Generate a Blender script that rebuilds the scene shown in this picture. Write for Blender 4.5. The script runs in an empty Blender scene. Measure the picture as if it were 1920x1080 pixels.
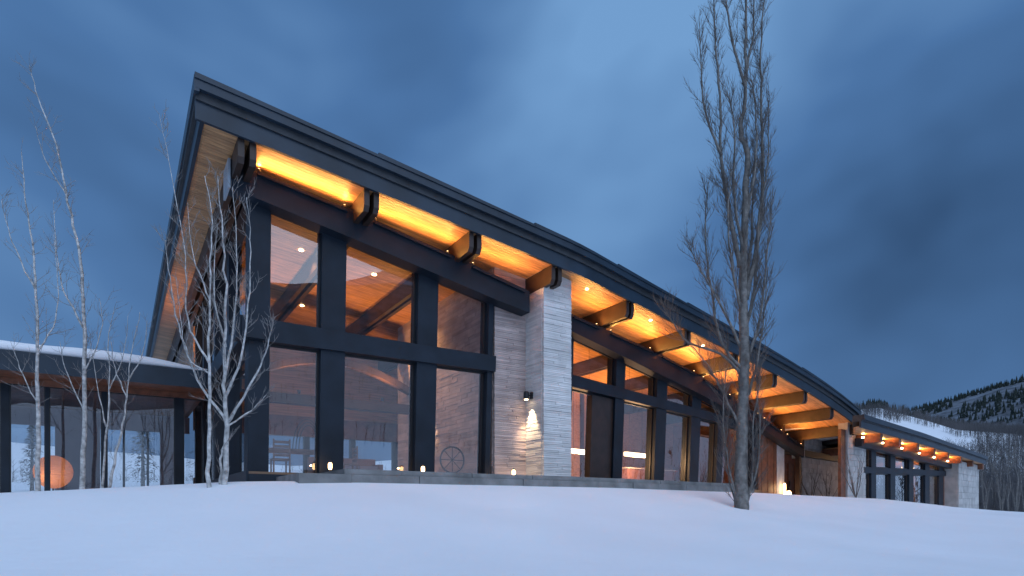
import bpy, math, random
import numpy as np
from mathutils import Vector, Matrix, noise
R = math.radians
rng = random.Random(7)
scene = bpy.context.scene
col = scene.collection

# ------------------------------------------------------------------ camera, sky, sun, exposure
FPX, HZ = 1147.0, 950.0            # focal length in photo pixels, horizon row (level camera, shifted lens)
cd = bpy.data.cameras.new('camera'); cam = bpy.data.objects.new('camera', cd); col.objects.link(cam)
cam.rotation_euler = (R(90), 0, 0)
cd.sensor_width = 36; cd.lens = FPX / 1920 * 36; cd.shift_y = (HZ - 540) / 1920
cd.clip_start = .1; cd.clip_end = 6000
scene.camera = cam

SKY_OFF = 2.6
SUN_EL, SUN_AZ = 48, 150            # soft overcast dusk light from behind the camera, a little right
world = bpy.data.worlds.new('World'); scene.world = world; world.use_nodes = True
def build_world():
    nt = world.node_tree; N = nt.nodes; L = nt.links; N.clear()
    out = N.new('ShaderNodeOutputWorld'); bg = N.new('ShaderNodeBackground'); L.new(bg.outputs[0], out.inputs[0])
    sky = N.new('ShaderNodeTexSky'); sky.sky_type = 'NISHITA'; sky.sun_disc = False
    sky.sun_elevation = R(1.0); sky.sun_rotation = R(SUN_AZ)
    tc = N.new('ShaderNodeTexCoord')
    mp = N.new('ShaderNodeMapping'); mp.inputs['Location'].default_value = (SKY_OFF, 0, 0); mp.inputs['Scale'].default_value = (1.0, 1.0, 1.5); L.new(tc.outputs['Generated'], mp.inputs[0])
    n1 = N.new('ShaderNodeTexNoise'); n1.inputs['Scale'].default_value = 1.25; n1.inputs['Detail'].default_value = 4; n1.inputs['Roughness'].default_value = .52
    n1.inputs['Distortion'].default_value = .35
    L.new(mp.outputs[0], n1.inputs['Vector'])
    rp = N.new('ShaderNodeValToRGB'); e = rp.color_ramp.elements
    e[0].position = .33; e[0].color = (.022, .060, .140, 1); e[1].position = .68; e[1].color = (.130, .265, .48, 1)
    m = e.new(.5); m.color = (.053, .132, .290, 1)
    L.new(n1.outputs[0], rp.inputs[0])
    # thin clear-sky part behind the cloud deck
    sc = N.new('ShaderNodeMix'); sc.data_type = 'RGBA'; sc.blend_type = 'MULTIPLY'; sc.inputs[0].default_value = 1
    L.new(sky.outputs[0], sc.inputs[6]); sc.inputs[7].default_value = (.011, .012, .017, 1)
    ad = N.new('ShaderNodeMix'); ad.data_type = 'RGBA'; ad.blend_type = 'ADD'; ad.inputs[0].default_value = 1
    L.new(rp.outputs[0], ad.inputs[6]); L.new(sc.outputs[2], ad.inputs[7])
    L.new(ad.outputs[2], bg.inputs[0]); bg.inputs[1].default_value = 1.0
build_world()
sl = bpy.data.lights.new('sun', 'SUN'); sl.energy = 1.5; sl.angle = R(75); sl.color = (.67, .80, 1.0)
so = bpy.data.objects.new('sun', sl); col.objects.link(so)
sd = Vector((math.sin(R(SUN_AZ)) * math.cos(R(SUN_EL)), math.cos(R(SUN_AZ)) * math.cos(R(SUN_EL)), math.sin(R(SUN_EL))))
so.rotation_euler = sd.to_track_quat('Z', 'Y').to_euler()
scene.view_settings.view_transform = 'Standard'; scene.view_settings.look = 'None'
scene.view_settings.exposure = .34; scene.view_settings.gamma = 1

# ------------------------------------------------------------------ materials
MATS = {}
def mat(name, c, rough=.6, metal=0, spec=.5, var=None, bump=None, emit=None, attr=None, wood=None, coord='Object'):
    m = bpy.data.materials.new(name); m.use_nodes = True; nt = m.node_tree; N = nt.nodes; L = nt.links
    b = N['Principled BSDF']; b.inputs['Roughness'].default_value = rough; b.inputs['Metallic'].default_value = metal
    b.inputs['Specular IOR Level'].default_value = spec; b.inputs['Base Color'].default_value = (*c, 1)
    tc = N.new('ShaderNodeTexCoord'); src = None
    if wood:                                   # grain stretched along the facade direction
        mp = N.new('ShaderNodeMapping'); mp.inputs['Rotation'].default_value = (0, 0, -R(wood)); mp.inputs['Scale'].default_value = (.45, 9, 9)
        mr = N.new('ShaderNodeVectorRotate'); mr.rotation_type = 'Z_AXIS'; mr.inputs['Angle'].default_value = -R(wood)
        L.new(tc.outputs[coord], mr.inputs['Vector']); mp.inputs['Rotation'].default_value = (0, 0, 0); L.new(mr.outputs[0], mp.inputs[0])
        src = mp.outputs[0]
    if var:
        n = N.new('ShaderNodeTexNoise'); n.inputs['Scale'].default_value = var[0]; n.inputs['Detail'].default_value = 6
        L.new(src or tc.outputs[coord], n.inputs['Vector'])
        r = N.new('ShaderNodeValToRGB'); e = r.color_ramp.elements; e[0].position = .3; e[1].position = .7
        e[0].color = (*[v * (1 - var[1]) for v in c], 1); e[1].color = (*[min(1, v * (1 + var[1])) for v in c], 1)
        L.new(n.outputs[0], r.inputs[0]); last = r.outputs[0]
        if attr:
            a = N.new('ShaderNodeAttribute'); a.attribute_name = 'rnd'
            mr2 = N.new('ShaderNodeMapRange'); mr2.inputs[3].default_value = 1 - attr; mr2.inputs[4].default_value = 1 + attr
            L.new(a.outputs['Fac'], mr2.inputs[0])
            mx = N.new('ShaderNodeMix'); mx.data_type = 'RGBA'; mx.blend_type = 'MULTIPLY'; mx.inputs[0].default_value = 1
            L.new(last, mx.inputs[6]); L.new(mr2.outputs[0], mx.inputs[7]); last = mx.outputs[2]
        L.new(last, b.inputs['Base Color'])
    if bump:
        n2 = N.new('ShaderNodeTexNoise'); n2.inputs['Scale'].default_value = bump[0]; n2.inputs['Detail'].default_value = 5
        L.new(src or tc.outputs[coord], n2.inputs['Vector'])
        bp = N.new('ShaderNodeBump'); bp.inputs['Strength'].default_value = bump[1]; bp.inputs['Distance'].default_value = bump[2]
        L.new(n2.outputs[0], bp.inputs['Height']); L.new(bp.outputs[0], b.inputs['Normal'])
    if emit:
        b.inputs['Emission Color'].default_value = (*emit[0], 1); b.inputs['Emission Strength'].default_value = emit[1]
    MATS[name] = m; return m
mat('snow', (.89, .90, .93), .55, spec=.25, var=(.35, .03), bump=(5.0, .3, .05))
mat('steel', (.010, .017, .028), .5, spec=.3, var=(1.3, .35), bump=(24, .12, .01))
mat('edge_metal', (.016, .029, .046), .42, spec=.4, var=(1.1, .35), bump=(9, .08, .01))
mat('roof_metal', (.03, .034, .04), .6, var=(4, .3))
mat('soffit', (.52, .27, .12), .45, var=(2.2, .3), bump=(5, .1, .004), attr=.20, wood=32.7)
mat('timber', (.036, .020, .015), .5, var=(3, .35), bump=(9, .15, .01))
mat('timber_red', (.20, .075, .038), .5, var=(4, .35), bump=(9, .15, .01))
mat('stone', (.68, .655, .635), .85, spec=.25, var=(1.6, .12), bump=(28, .5, .012), attr=.12)
mat('stone_warm_lit', (.50, .40, .37), .85, spec=.25, var=(1.6, .18), bump=(28, .5, .012), attr=.18)  # the pier's stone again, with pinkish light and shade put into its colour
mat('block', (.47, .46, .45), .85, spec=.25, var=(2.0, .2), bump=(20, .5, .02), attr=.1)
mat('paving', (.20, .195, .19), .8, var=(2.2, .3), bump=(14, .4, .02))
mat('floor', (.22, .13, .075), .35, var=(2, .25), wood=32.7)
mat('plaster', (.42, .36, .32), .8, var=(1.5, .1))
mat('mauve', (.20, .17, .20), .7, var=(1.2, .12))
mat('bark', (.19, .175, .16), .85, var=(7, .4), bump=(18, .8, .03))
mat('aspen_bark', (.46, .44, .42), .75, var=(9, .55), bump=(14, .6, .02))
mat('twig', (.15, .125, .11), .8, var=(5, .3))
mat('aspen_twig', (.26, .235, .22), .8, var=(5, .25))
mat('far_wood', (.115, .105, .105), .9, var=(.08, .35))
mat('conifer', (.022, .034, .028), .9, var=(1.5, .4))
mat('black', (.015, .015, .017), .4)
mat('iron', (.03, .028, .027), .5)
mat('furniture', (.16, .065, .035), .45, var=(4, .25))
mat('paper', (.80, .50, .30), .8, var=(4, .12))
mat('bulb', (1, .8, .5), .5, emit=((1, .72, .38), 14))
mat('bulb_dim', (1, .8, .5), .5, emit=((1, .62, .28), 7))
mat('tube_lamp', (1, .85, .65), .5, emit=((1, .74, .46), 4))
def glass_mat(name, tint, boost):
    m = bpy.data.materials.new(name); m.use_nodes = True; nt = m.node_tree; N = nt.nodes; L = nt.links; N.clear()
    o = N.new('ShaderNodeOutputMaterial'); mx = N.new('ShaderNodeMixShader'); t = N.new('ShaderNodeBsdfTransparent'); g = N.new('ShaderNodeBsdfGlossy')
    t.inputs[0].default_value = (*tint, 1); g.inputs['Roughness'].default_value = .004; g.inputs['Color'].default_value = (1, 1, 1, 1)
    fr = N.new('ShaderNodeFresnel'); ge = N.new('ShaderNodeNewGeometry'); io = N.new('ShaderNodeMapRange')   # same reflectance from both sides of a thin pane
    io.inputs[3].default_value = 1.55; io.inputs[4].default_value = 1 / 1.55; L.new(ge.outputs['Backfacing'], io.inputs[0]); L.new(io.outputs[0], fr.inputs[0])
    ma = N.new('ShaderNodeMath'); ma.operation = 'MULTIPLY_ADD'; ma.inputs[1].default_value = 1.5; ma.inputs[2].default_value = boost; ma.use_clamp = True
    tc = N.new('ShaderNodeTexCoord'); nz = N.new('ShaderNodeTexNoise'); nz.inputs['Scale'].default_value = .7; nz.inputs['Detail'].default_value = 1
    bp = N.new('ShaderNodeBump'); bp.inputs['Strength'].default_value = .12; bp.inputs['Distance'].default_value = .03
    L.new(tc.outputs['Object'], nz.inputs['Vector']); L.new(nz.outputs[0], bp.inputs['Height']); L.new(bp.outputs[0], g.inputs['Normal'])
    L.new(fr.outputs[0], ma.inputs[0]); L.new(ma.outputs[0], mx.inputs[0]); L.new(t.outputs[0], mx.inputs[1]); L.new(g.outputs[0], mx.inputs[2]); L.new(mx.outputs[0], o.inputs[0])
    MATS[name] = m
glass_mat('glass', (.95, .96, .97), .075)
glass_mat('clear_glass', (.96, .98, .98), .0)

# ------------------------------------------------------------------ mesh helpers
class MB:
    def __init__(s): s.v = []; s.f = []; s.r = []
    def poly(s, pts, faces):
        b = len(s.v); s.v += [tuple(p) for p in pts]; q = rng.random()
        for f in faces: s.f.append([b + i for i in f]); s.r.append(q)
    def hexa(s, p):     # p: 4 bottom + 4 top corners
        s.poly(p, [(3, 2, 1, 0), (4, 5, 6, 7), (0, 1, 5, 4), (1, 2, 6, 5), (2, 3, 7, 6), (3, 0, 4, 7)])
    def box(s, c, d, ang=0):
        ca, sa = math.cos(ang), math.sin(ang); P = []
        for z in (-.5, .5):
            for x, y in ((-.5, -.5), (.5, -.5), (.5, .5), (-.5, .5)):
                X, Y = x * d[0], y * d[1]; P.append((c[0] + X * ca - Y * sa, c[1] + X * sa + Y * ca, c[2] + z * d[2]))
        s.hexa(P)
    def loft(s, rings, cap=True):
        b = len(s.v); n = len(rings[0]); q = rng.random()
        for r in rings: s.v += [tuple(p) for p in r]
        for i in range(len(rings) - 1):
            for j in range(n):
                k = (j + 1) % n
                s.f.append([b + i * n + j, b + i * n + k, b + (i + 1) * n + k, b + (i + 1) * n + j]); s.r.append(q)
        if cap:
            s.f.append([b + j for j in range(n)][::-1]); s.f.append([b + (len(rings) - 1) * n + j for j in range(n)]); s.r += [q, q]
    def tube(s, pts, rad, n=6, cap=True):
        pts = [Vector(p) for p in pts]; rings = []
        for i, p in enumerate(pts):
            d = (pts[min(i + 1, len(pts) - 1)] - pts[max(i - 1, 0)]).normalized()
            a = d.cross(Vector((.31, .95, .05)) if abs(d.z) > .7 else Vector((0, 0, 1))).normalized(); b2 = d.cross(a)
            r = rad[i] if hasattr(rad, '__len__') else rad
            rings.append([p + a * (r * math.cos(2 * math.pi * k / n)) + b2 * (r * math.sin(2 * math.pi * k / n)) for k in range(n)])
        s.loft(rings, cap)
    def lathe(s, c, prof, n=20):
        s.loft([[(c[0] + r * math.cos(2 * math.pi * k / n), c[1] + r * math.sin(2 * math.pi * k / n), c[2] + z) for k in range(n)] for r, z in prof])
    def build(s, name, m, parent=None, smooth=False, kind=None):
        me = bpy.data.meshes.new(name); me.from_pydata(s.v, [], s.f)
        at = me.attributes.new('rnd', 'FLOAT', 'FACE'); at.data.foreach_set('value', s.r)
        import bmesh
        if len(s.f) > 1: bm = bmesh.new(); bm.from_mesh(me); bmesh.ops.recalc_face_normals(bm, faces=bm.faces); bm.to_mesh(me); bm.free()
        if smooth: me.polygons.foreach_set('use_smooth', [True] * len(me.polygons))
        me.materials.append(MATS[m]); o = bpy.data.objects.new(name, me); col.objects.link(o)
        if parent: attach(o, parent)
        if kind: o['kind'] = kind
        return o
def attach(o, p):
    o.parent = p; t = Vector((0, 0, 0)); q = p
    while q: t += Vector(q.location); q = q.parent if q.parent else None
    o.matrix_parent_inverse = Matrix.Translation(-t) if p.parent is None else Matrix.Identity(4)
def thing(name, loc, label, cat, group=None):
    o = bpy.data.objects.new(name, None); col.objects.link(o); o.location = loc; return tag(o, label, cat, group)
def tag(o, label, cat, group=None):
    o['label'] = label; o['category'] = cat
    if group: o['group'] = group
    return o
def lamp(name, kind, loc, energy, color, parent, size=.04, target=None, cone=None, blend=.6):
    l = bpy.data.lights.new(name, kind); l.energy = energy; l.color = color
    l.shadow_soft_size = size
    o = bpy.data.objects.new(name, l); col.objects.link(o); o.location = loc
    if target is not None: o.rotation_euler = (Vector(loc) - Vector(target)).to_track_quat('Z', 'Y').to_euler()
    if cone: l.spot_size = R(cone); l.spot_blend = blend
    attach(o, parent); return o

# ------------------------------------------------------------------ building frames: s along the facade, w outward, z up (eye level = 0)
class Frame:
    def __init__(f, P0, a0, a1, sb, n):
        f.n = Vector((n[0], n[1], 0)); f.s0 = -40; ds = .05; f.ds = ds
        N_ = int(110 / ds); pts = np.zeros((N_, 2)); ss = f.s0 + ds * np.arange(N_)
        t = np.clip((ss - (sb - 1)) / 2, 0, 1); t = t * t * (3 - 2 * t); a = np.radians(a0 + (a1 - a0) * t)
        d = np.stack([np.sin(a), np.cos(a)], 1) * ds; pts[1:] = np.cumsum(d[:-1], 0)
        i0 = int(round(-f.s0 / ds)); f.pts = pts - pts[i0] + np.array(P0)
    def F(f, s):
        x = (s - f.s0) / f.ds; i = max(0, min(len(f.pts) - 2, int(x))); u = x - i
        p = f.pts[i] * (1 - u) + f.pts[i + 1] * u; return Vector((p[0], p[1], 0))
    def P(f, s, w, z): v = f.F(s) + f.n * w; return Vector((v.x, v.y, z))
    def S(f, px, w):       # station whose plan point, offset w, is seen in photo column px
        k = (px - 960) / FPX; lo, hi = -12, 60
        for _ in range(50):
            m = (lo + hi) / 2; p = f.F(m) + f.n * w
            if p.y <= .5 or p.x / p.y < k: lo = m
            else: hi = m
        return (lo + hi) / 2
    def SZ(f, px, py, w):
        s = f.S(px, w); return s, (HZ - py) / FPX * (f.F(s) + f.n * w).y
    def sweep(f, mb, slist, sect): mb.loft([[f.P(s, w, z) for w, z in sect(s)] for s in slist])
    def sweepw(f, mb, wlist, sect): mb.loft([[f.P(s, w, z) for s, z in sect(w)] for w in wlist])
    def bx(f, mb, s0, s1, w0, w1, z0, z1, lean=0, zr=4.0):
        g = lambda w, z: w + lean * (z - zr)
        z0a, z0b = z0 if isinstance(z0, tuple) else (z0, z0); z1a, z1b = z1 if isinstance(z1, tuple) else (z1, z1)
        mb.hexa([f.P(s0, g(w0, z0a), z0a), f.P(s1, g(w0, z0b), z0b), f.P(s1, g(w1, z0b), z0b), f.P(s0, g(w1, z0a), z0a),
                 f.P(s0, g(w0, z1a), z1a), f.P(s1, g(w0, z1b), z1b), f.P(s1, g(w1, z1b), z1b), f.P(s0, g(w1, z1a), z1a)])
A1 = 57.3
H = Frame((-6.01, 15.0), A1, 50.0, 8.5, (.540, -.8415))
LEAN = .05
FL = .85                                  # floor level of the hall above eye level
WF = 1.75                                 # roof edge offset from the glass
top_px = [(368, 145), (540, 215), (712, 287), (1000, 423), (1073, 460), (1173, 507), (1238, 540), (1290, 568), (1373, 614), (1451, 661), (1481, 680), (1560, 726), (1615, 771)]
tz = [H.SZ(x, y, WF) for x, y in top_px]
pc = np.polyfit([a for a, b in tz], [b for a, b in tz], 4)
SA, SE = tz[0][0], tz[-1][0]
zt = lambda s: float(np.polyval(pc, s))
TH = .78
zs = lambda s: zt(s) - TH + .05            # underside of the boarding
print('roof', [(round(a, 2), round(b, 2), round(zt(a), 2)) for a, b in tz])
lin = lambda a, b, n: [a + (b - a) * i / n for i in range(n + 1)]
def interp(pts):
    xs = [p[0] for p in pts]; ys = [p[1] for p in pts]
    def g(s):
        if s <= xs[0]: i = 0
        elif s >= xs[-1]: i = len(xs) - 2
        else: i = max(j for j in range(len(xs) - 1) if xs[j] <= s)
        return ys[i] + (ys[i + 1] - ys[i]) * (s - xs[i]) / (xs[i + 1] - xs[i])
    return g

# ------------------------------------------------------------------ terrain
def sstep(a, b, x): t = max(0, min(1, (x - a) / (b - a))); return t * t * (3 - 2 * t)
dL = Vector((math.sin(R(A1)), math.cos(R(A1)), 0))
zc = interp([(-30, -.4), (-12, -.15), (-8, .04), (-4, .30), (-1, .53), (1.5, .61), (10, .62), (16, .58), (22, .50), (30, .42), (36, .10), (46, -.2), (80, -1.5)])
TX, TY = 1e6, 1e6          # foot of the lone tree: the snow has settled in a hollow round it
def ground(x, y):
    r = Vector((x + 6.01, y - 15, 0)); s = r.dot(dL); w = r.dot(H.n)
    if s > 8.5: w -= (s - 8.5) * -.12       # the front turns away a little
    b = zc(s)
    if w > 1.9: b -= 2.0 * (1 - math.exp(-((w - 1.9) / 6) ** 1.35)) * (1 if s < 12 else max(.35, 1 - (s - 12) / 40))
    d = math.hypot(x, y)
    if w < -16: b += .045 * min(-w - 16, 90)
    if w > 25: b += .03 * (w - 25)
    a = min(1, max(0, (w - 2.3) / 2))
    b -= .13 * math.exp(-((x - TX) ** 2 + (y - TY) ** 2) / .5)
    b += a * (.07 * noise.noise((x * .35, y * .35, 0)) + .018 * noise.noise((x * 1.6, y * 1.6, 3)))
    return b
def axis(a0, a1, h, far):
    v = list(np.arange(a0, a1 + h / 2, h)); st = h; x = a1
    while x < far: st *= 1.22; x += st; v.append(x)
    st = h; x = a0
    while x > -far: st *= 1.22; x -= st; v.insert(0, x)
    return v
Y5 = 11.0
for yy in np.arange(8, 24, .05):
    if ground((1390 - 960) / FPX * yy, yy) >= (HZ - 947) / FPX * yy: Y5 = float(yy); break
TX, TY = (1390 - 960) / FPX * Y5, Y5
xs = axis(-22, 34, .3, 900); ys = axis(1, 40, .3, 900)
V = [(x, y, ground(x, y)) for y in ys for x in xs]; nx = len(xs)
me = bpy.data.meshes.new('snow_ground')
me.from_pydata(V, [], [(j * nx + i, j * nx + i + 1, (j + 1) * nx + i + 1, (j + 1) * nx + i) for j in range(len(ys) - 1) for i in range(nx - 1)])
me.polygons.foreach_set('use_smooth', [True] * len(me.polygons)); me.materials.append(MATS['snow'])
o = bpy.data.objects.new('snow_ground', me); col.objects.link(o); o['kind'] = 'structure'

# hills: polar sheets round the place; elevation of the crest by compass bearing (0 = straight ahead, clockwise)
def hill(name, r0, r1, r2, crest, rough, nphi, nr, m):
    V = []; F_ = []
    for i in range(nphi):
        ph = 2 * math.pi * i / nphi; d = math.degrees(ph); d = d - 360 if d > 180 else d
        for j in range(nr + 1):
            t = j / nr; r = r0 + (r2 - r0) * t; tc_ = (r1 - r0) / (r2 - r0)
            h = crest(d) * r1 * (sstep(0, 1, t / tc_) ** 1.0 if t < tc_ else 1 - .6 * (t - tc_) / (1 - tc_))
            x, y = r * math.sin(ph), r * math.cos(ph)
            h += rough * r1 * min(1, t * 3) * (noise.fractal((x * 3.2 / r1, y * 3.2 / r1, 1.7), .9, 2.1, 5))
            V.append((x, y, h - 3))
    for i in range(nphi):
        for j in range(nr):
            a = i * (nr + 1) + j; b = ((i + 1) % nphi) * (nr + 1) + j; F_.append((a, b, b + 1, a + 1))
    me = bpy.data.meshes.new(name); me.from_pydata(V, [], F_); me.polygons.foreach_set('use_smooth', [True] * len(F_)); me.materials.append(MATS[m])
    o = bpy.data.objects.new(name, me); col.objects.link(o); o['kind'] = 'structure'; return V
near_c = interp([(-180, .13), (-60, .09), (-20, .07), (15, .10), (27, .138), (31, .140), (33.6, .124), (36, .108), (40, .098), (60, .11), (120, .17), (180, .13)])
far_c = interp([(-180, .22), (-120, .16), (-60, .08), (0, .06), (28, .110), (33.6, .136), (37, .152), (40, .166), (52, .20), (80, .17), (120, .26), (150, .21), (180, .22)])
mat('far_slope', (.13, .145, .17), .9, var=(.035, .75), bump=(.2, .8, 3))
hill('near_hillside', 150, 480, 650, near_c, .008, 360, 26, 'snow')
hill('far_mountain', 1000, 2100, 3000, far_c, .010, 300, 24, 'far_slope')

# ------------------------------------------------------------------ the hall
hall = thing('lodge_hall', H.P(4, -6, FL), 'tall glass fronted lodge hall under sweeping dark roof with glowing wooden soffit', 'house')
ROOFB = -30
SS = lin(SA, SE, 44)
mb = MB(); H.sweep(mb, SS, lambda s: [(WF - .12, zt(s) - .03), (WF - .12, zt(s) - .40), (ROOFB, zt(s) - .40), (ROOFB, zt(s) - .03)])
roof = mb.build('roof', 'roof_metal', hall)
mb = MB(); H.sweep(mb, lin(SA - .02, SE + .02, 44), lambda s: [(WF, zt(s)), (WF, zt(s) - .23), (WF - .11, zt(s) - .23), (WF - .11, zt(s))])
mb.build('drip_edge', 'edge_metal', roof)
# thin cap sheets that lap over each other down the rake
caps = [(368, 712), (712, 1004), (1004, 1160), (1160, 1290), (1290, 1400), (1400, 1505), (1505, 1612)]
for a, b in caps:
    sa, sb_ = H.S(a, WF), H.S(b, WF)
    mb = MB(); H.sweep(mb, lin(sa - .03, sb_, 6), lambda s: [(WF + .03, zt(s) + .012 + .05 * (1 - (s - sa) / (sb_ - sa))), (WF + .03, zt(s) - .05), (WF + .003, zt(s) - .05), (WF + .003, zt(s) + .003), (WF - .8, zt(s) + .003), (WF - .8, zt(s) + .012 + .05 * (1 - (s - sa) / (sb_ - sa)))])
    mb.build('cap_sheet', 'edge_metal', roof)
mb = MB(); H.sweep(mb, SS, lambda s: [(WF - .17, zt(s) - .40), (WF - .17, zt(s) - TH), (WF - .25, zt(s) - TH), (WF - .25, zt(s) - .40)])
mb.build('fascia_board', 'edge_metal', roof)
# rake at the tall end
mb = MB(); H.sweepw(mb, [WF - .003, ROOFB], lambda w: [(SA - .04, zt(SA) + .02), (SA - .04, zt(SA) - .30), (SA + .06, zt(SA) - .30), (SA + .06, zt(SA) + .02)])
mb.build('rake_edge', 'edge_metal', roof)
mb = MB(); H.sweepw(mb, [WF - .18, ROOFB], lambda w: [(SA + .09, zt(SA) - .34), (SA + .09, zt(SA) - TH - .02), (SA + .17, zt(SA) - TH - .02), (SA + .17, zt(SA) - .34)])
mb.build('rake_board', 'edge_metal', roof)
mb = MB(); w = WF - .27; s0 = SA + .18; PW = .13
while w > -29.5:
    H.sweep(mb, lin(s0, SE - .05, 30), lambda s: [(w, zs(s)), (w, zs(s) + .03), (w - PW + .012, zs(s) + .03), (w - PW + .012, zs(s))]); w -= PW
mb.build('soffit_boards', 'soffit', roof, kind='stuff')
# paired purlins running out to the eave
pur_px = [(445, 482, 280), (682, 712, 370), (879, 904, 455), (1029, 1059, 515), (1173, 1190, 575), (1282, 1297, 625), (1372, 1386, 680), (1447, 1459, 715), (1505, 1516, 748), (1554, 1566, 780), (1597, 1606, 808)]
PD = .52; pur_s = []
def purlin(sc, half, w_in):
    for sg in (-1, 1):
        a, b = sc + sg * half, sc + sg * .055
        a, b = min(a, b), max(a, b); mb = MB(); zz = zs(sc) - .004
        mb.loft([[H.P(s, w, z) for w, z in [(1.46, zz), (1.46, zz - PD + .12), (1.38, zz - PD), (w_in, zz - PD), (w_in, zz)]] for s in (a, b)])
        mb.build('purlin', 'timber', hall)
for x0, x1, y in pur_px:
    sc = H.S((x0 + x1) / 2, 1.46); pur_s.append(sc); purlin(sc, .19, -13.5 if pur_s[1:] else ROOFB + .5)
# the right hand glass front turns away from the eave: its own frame
def wcross(i, w): return H.P(pur_s[i], w, 0)
qa, qb = wcross(4, .2 - .62), wcross(9, -1.05 - .62)
HR = Frame((qa.x, qa.y), math.degrees(math.atan2(qb.x - qa.x, qb.y - qa.y)), math.degrees(math.atan2(qb.x - qa.x, qb.y - qa.y)), 5, (.540, -.8415))
def conv(sc):            # station on the right front under the purlin at roof station sc
    lo, hi = -10, 40; t = H.F(sc)
    for _ in range(50):
        m = (lo + hi) / 2; d = HR.F(m) - t
        if d.x * -H.n.y + d.y * H.n.x < 0: lo = m
        else: hi = m
    return lo
def roofz(p):            # underside of the boarding above a plan point
    lo, hi = -12, 50
    for _ in range(40):
        m = (lo + hi) / 2; d = H.F(m) - p
        if d.x * -H.n.y + d.y * H.n.x < 0: lo = m
        else: hi = m
    return zs(lo)
# great raking beams carried in front of the glass
WB = .62
def beam(tp, bp, H, name='raking_beam'):
    t = interp([H.SZ(x, y, WB) for x, y in tp]); b = interp([H.SZ(x, y, WB) for x, y in bp])
    sa, sb_ = H.S(tp[0][0], WB), H.S(tp[-1][0], WB)
    mb = MB(); H.sweep(mb, lin(sa, sb_, 14), lambda s: [(WB, t(s)), (WB, b(s)), (WB - .45, b(s)), (WB - .45, t(s))])
    return mb.build(name, 'steel', hall), t, b
bL, btL, bbL = beam([(432, 298), (560, 351), (690, 406), (868, 487), (993, 546)], [(432, 350), (470, 367), (700, 463), (926, 560), (993, 586)], H)
bR, btR, bbR = beam([(1066, 586), (1232, 660), (1307, 700), (1425, 779), (1509, 838)], [(1066, 618), (1234, 700), (1320, 742), (1422, 798), (1507, 857)], HR)
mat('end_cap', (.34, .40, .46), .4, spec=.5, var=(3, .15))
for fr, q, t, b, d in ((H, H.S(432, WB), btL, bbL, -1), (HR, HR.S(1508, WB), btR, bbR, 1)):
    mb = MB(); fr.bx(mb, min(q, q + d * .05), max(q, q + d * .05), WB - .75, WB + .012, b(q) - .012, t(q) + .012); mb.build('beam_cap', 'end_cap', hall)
RIGHT = [s_ > 8.6 for s_ in pur_s]
onb = [(HR, conv(q), btR) if r else (H, q, btL) for q, r in zip(pur_s, RIGHT)]
print('beam vs purlin', [(round(q, 2), round(zs(q) - PD, 2), round(bt(u), 2)) for q, (f, u, bt) in zip(pur_s, onb)])
for i, (fr, u, bt) in enumerate(onb):                       # short blocks carry the purlins where the beam lies lower
    gap = zs(pur_s[i]) - PD - bt(u)
    if gap > .01 and i not in (3,) and u < fr.S(1509, WB):
        mb = MB(); fr.bx(mb, u - .16, u + .16, WB - .38, WB - .06, bt(u) - .05, zs(pur_s[i]) - PD + .01); mb.build('bearing_block', 'timber', hall)
# uplights on the beams each side of every purlin, and added fill lights in invented housings, washing the soffit along each bay
WARM = (1, .44, .10)
def fill_strip(fr, u0, u1, bt, e):
    um = (u0 + u1) / 2; p = fr.P(um, WB + .05, bt(um) - .04); d = fr.P(u1, 0, bt(u1)) - fr.P(u0, 0, bt(u0)); L_ = d.length; d.normalize()
    l = bpy.data.lights.new('fill_strip_light', 'AREA'); l.shape = 'RECTANGLE'; l.size = L_ * .92; l.size_y = .08; l.energy = e * L_; l.color = WARM
    o = bpy.data.objects.new('fill_strip_light', l); col.objects.link(o); z = -(Vector((0, 0, 1)) + H.n * .8); z = (z - d * z.dot(d)).normalized(); y = z.cross(d)
    o.matrix_world = Matrix.Translation(p) @ Matrix((d, y, z)).transposed().to_4x4()
    m = o.matrix_world.copy(); o.location = m.to_translation(); o.rotation_euler = m.to_euler(); attach(o, hall)
    mb = MB(); fr.bx(mb, u0 + .05, u1 - .05, WB + .002, WB + .09, (bt(u0 + .05) - .14, bt(u1 - .05) - .14), (bt(u0 + .05) - .09, bt(u1 - .05) - .09)); mb.build('fill_strip_housing', 'steel', hall)
for i, (fr, u, bt) in enumerate(onb):
    for sg in (-1, 1):
        v = u + sg * .40
        if i == 3 or (i == 0 and sg < 0) or (fr is HR and v > HR.S(1507, WB)): continue
        z = bt(v); p = fr.P(v, WB - .03, z + .04)
        mb = MB(); mb.lathe((p.x, p.y, z - .02), [(.045, 0), (.05, .05), (.04, .07)], 10); f = mb.build('uplight', 'black', hall)
        mb = MB(); mb.lathe((p.x, p.y, z + .052), [(.026, 0), (.022, .012)], 10); mb.build('lens', 'bulb_dim', f)
        lamp('uplight_beam', 'SPOT', p + Vector((0, 0, .06)), 8, WARM, hall, .04, p + H.n * .5 + Vector((0, 0, 1.0)), 165, .8)
EBAY = 20
bays = [(H, onb[0][1] + .3, onb[1][1] - .3, btL), (H, onb[1][1] + .3, onb[2][1] - .3, btL), (H, onb[2][1] + .3, H.S(985, WB), btL), (HR, HR.S(1072, WB), onb[4][1] - .3, btR)]
bays += [(HR, onb[i][1] + .3, min(onb[i + 1][1] - .3, HR.S(1505, WB)), btR) for i in range(4, 10)]
for fr, a, b, bt in bays:
    if b > a + .3: fill_strip(fr, a, b, bt, EBAY * (.8 if fr is H else 1))

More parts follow.
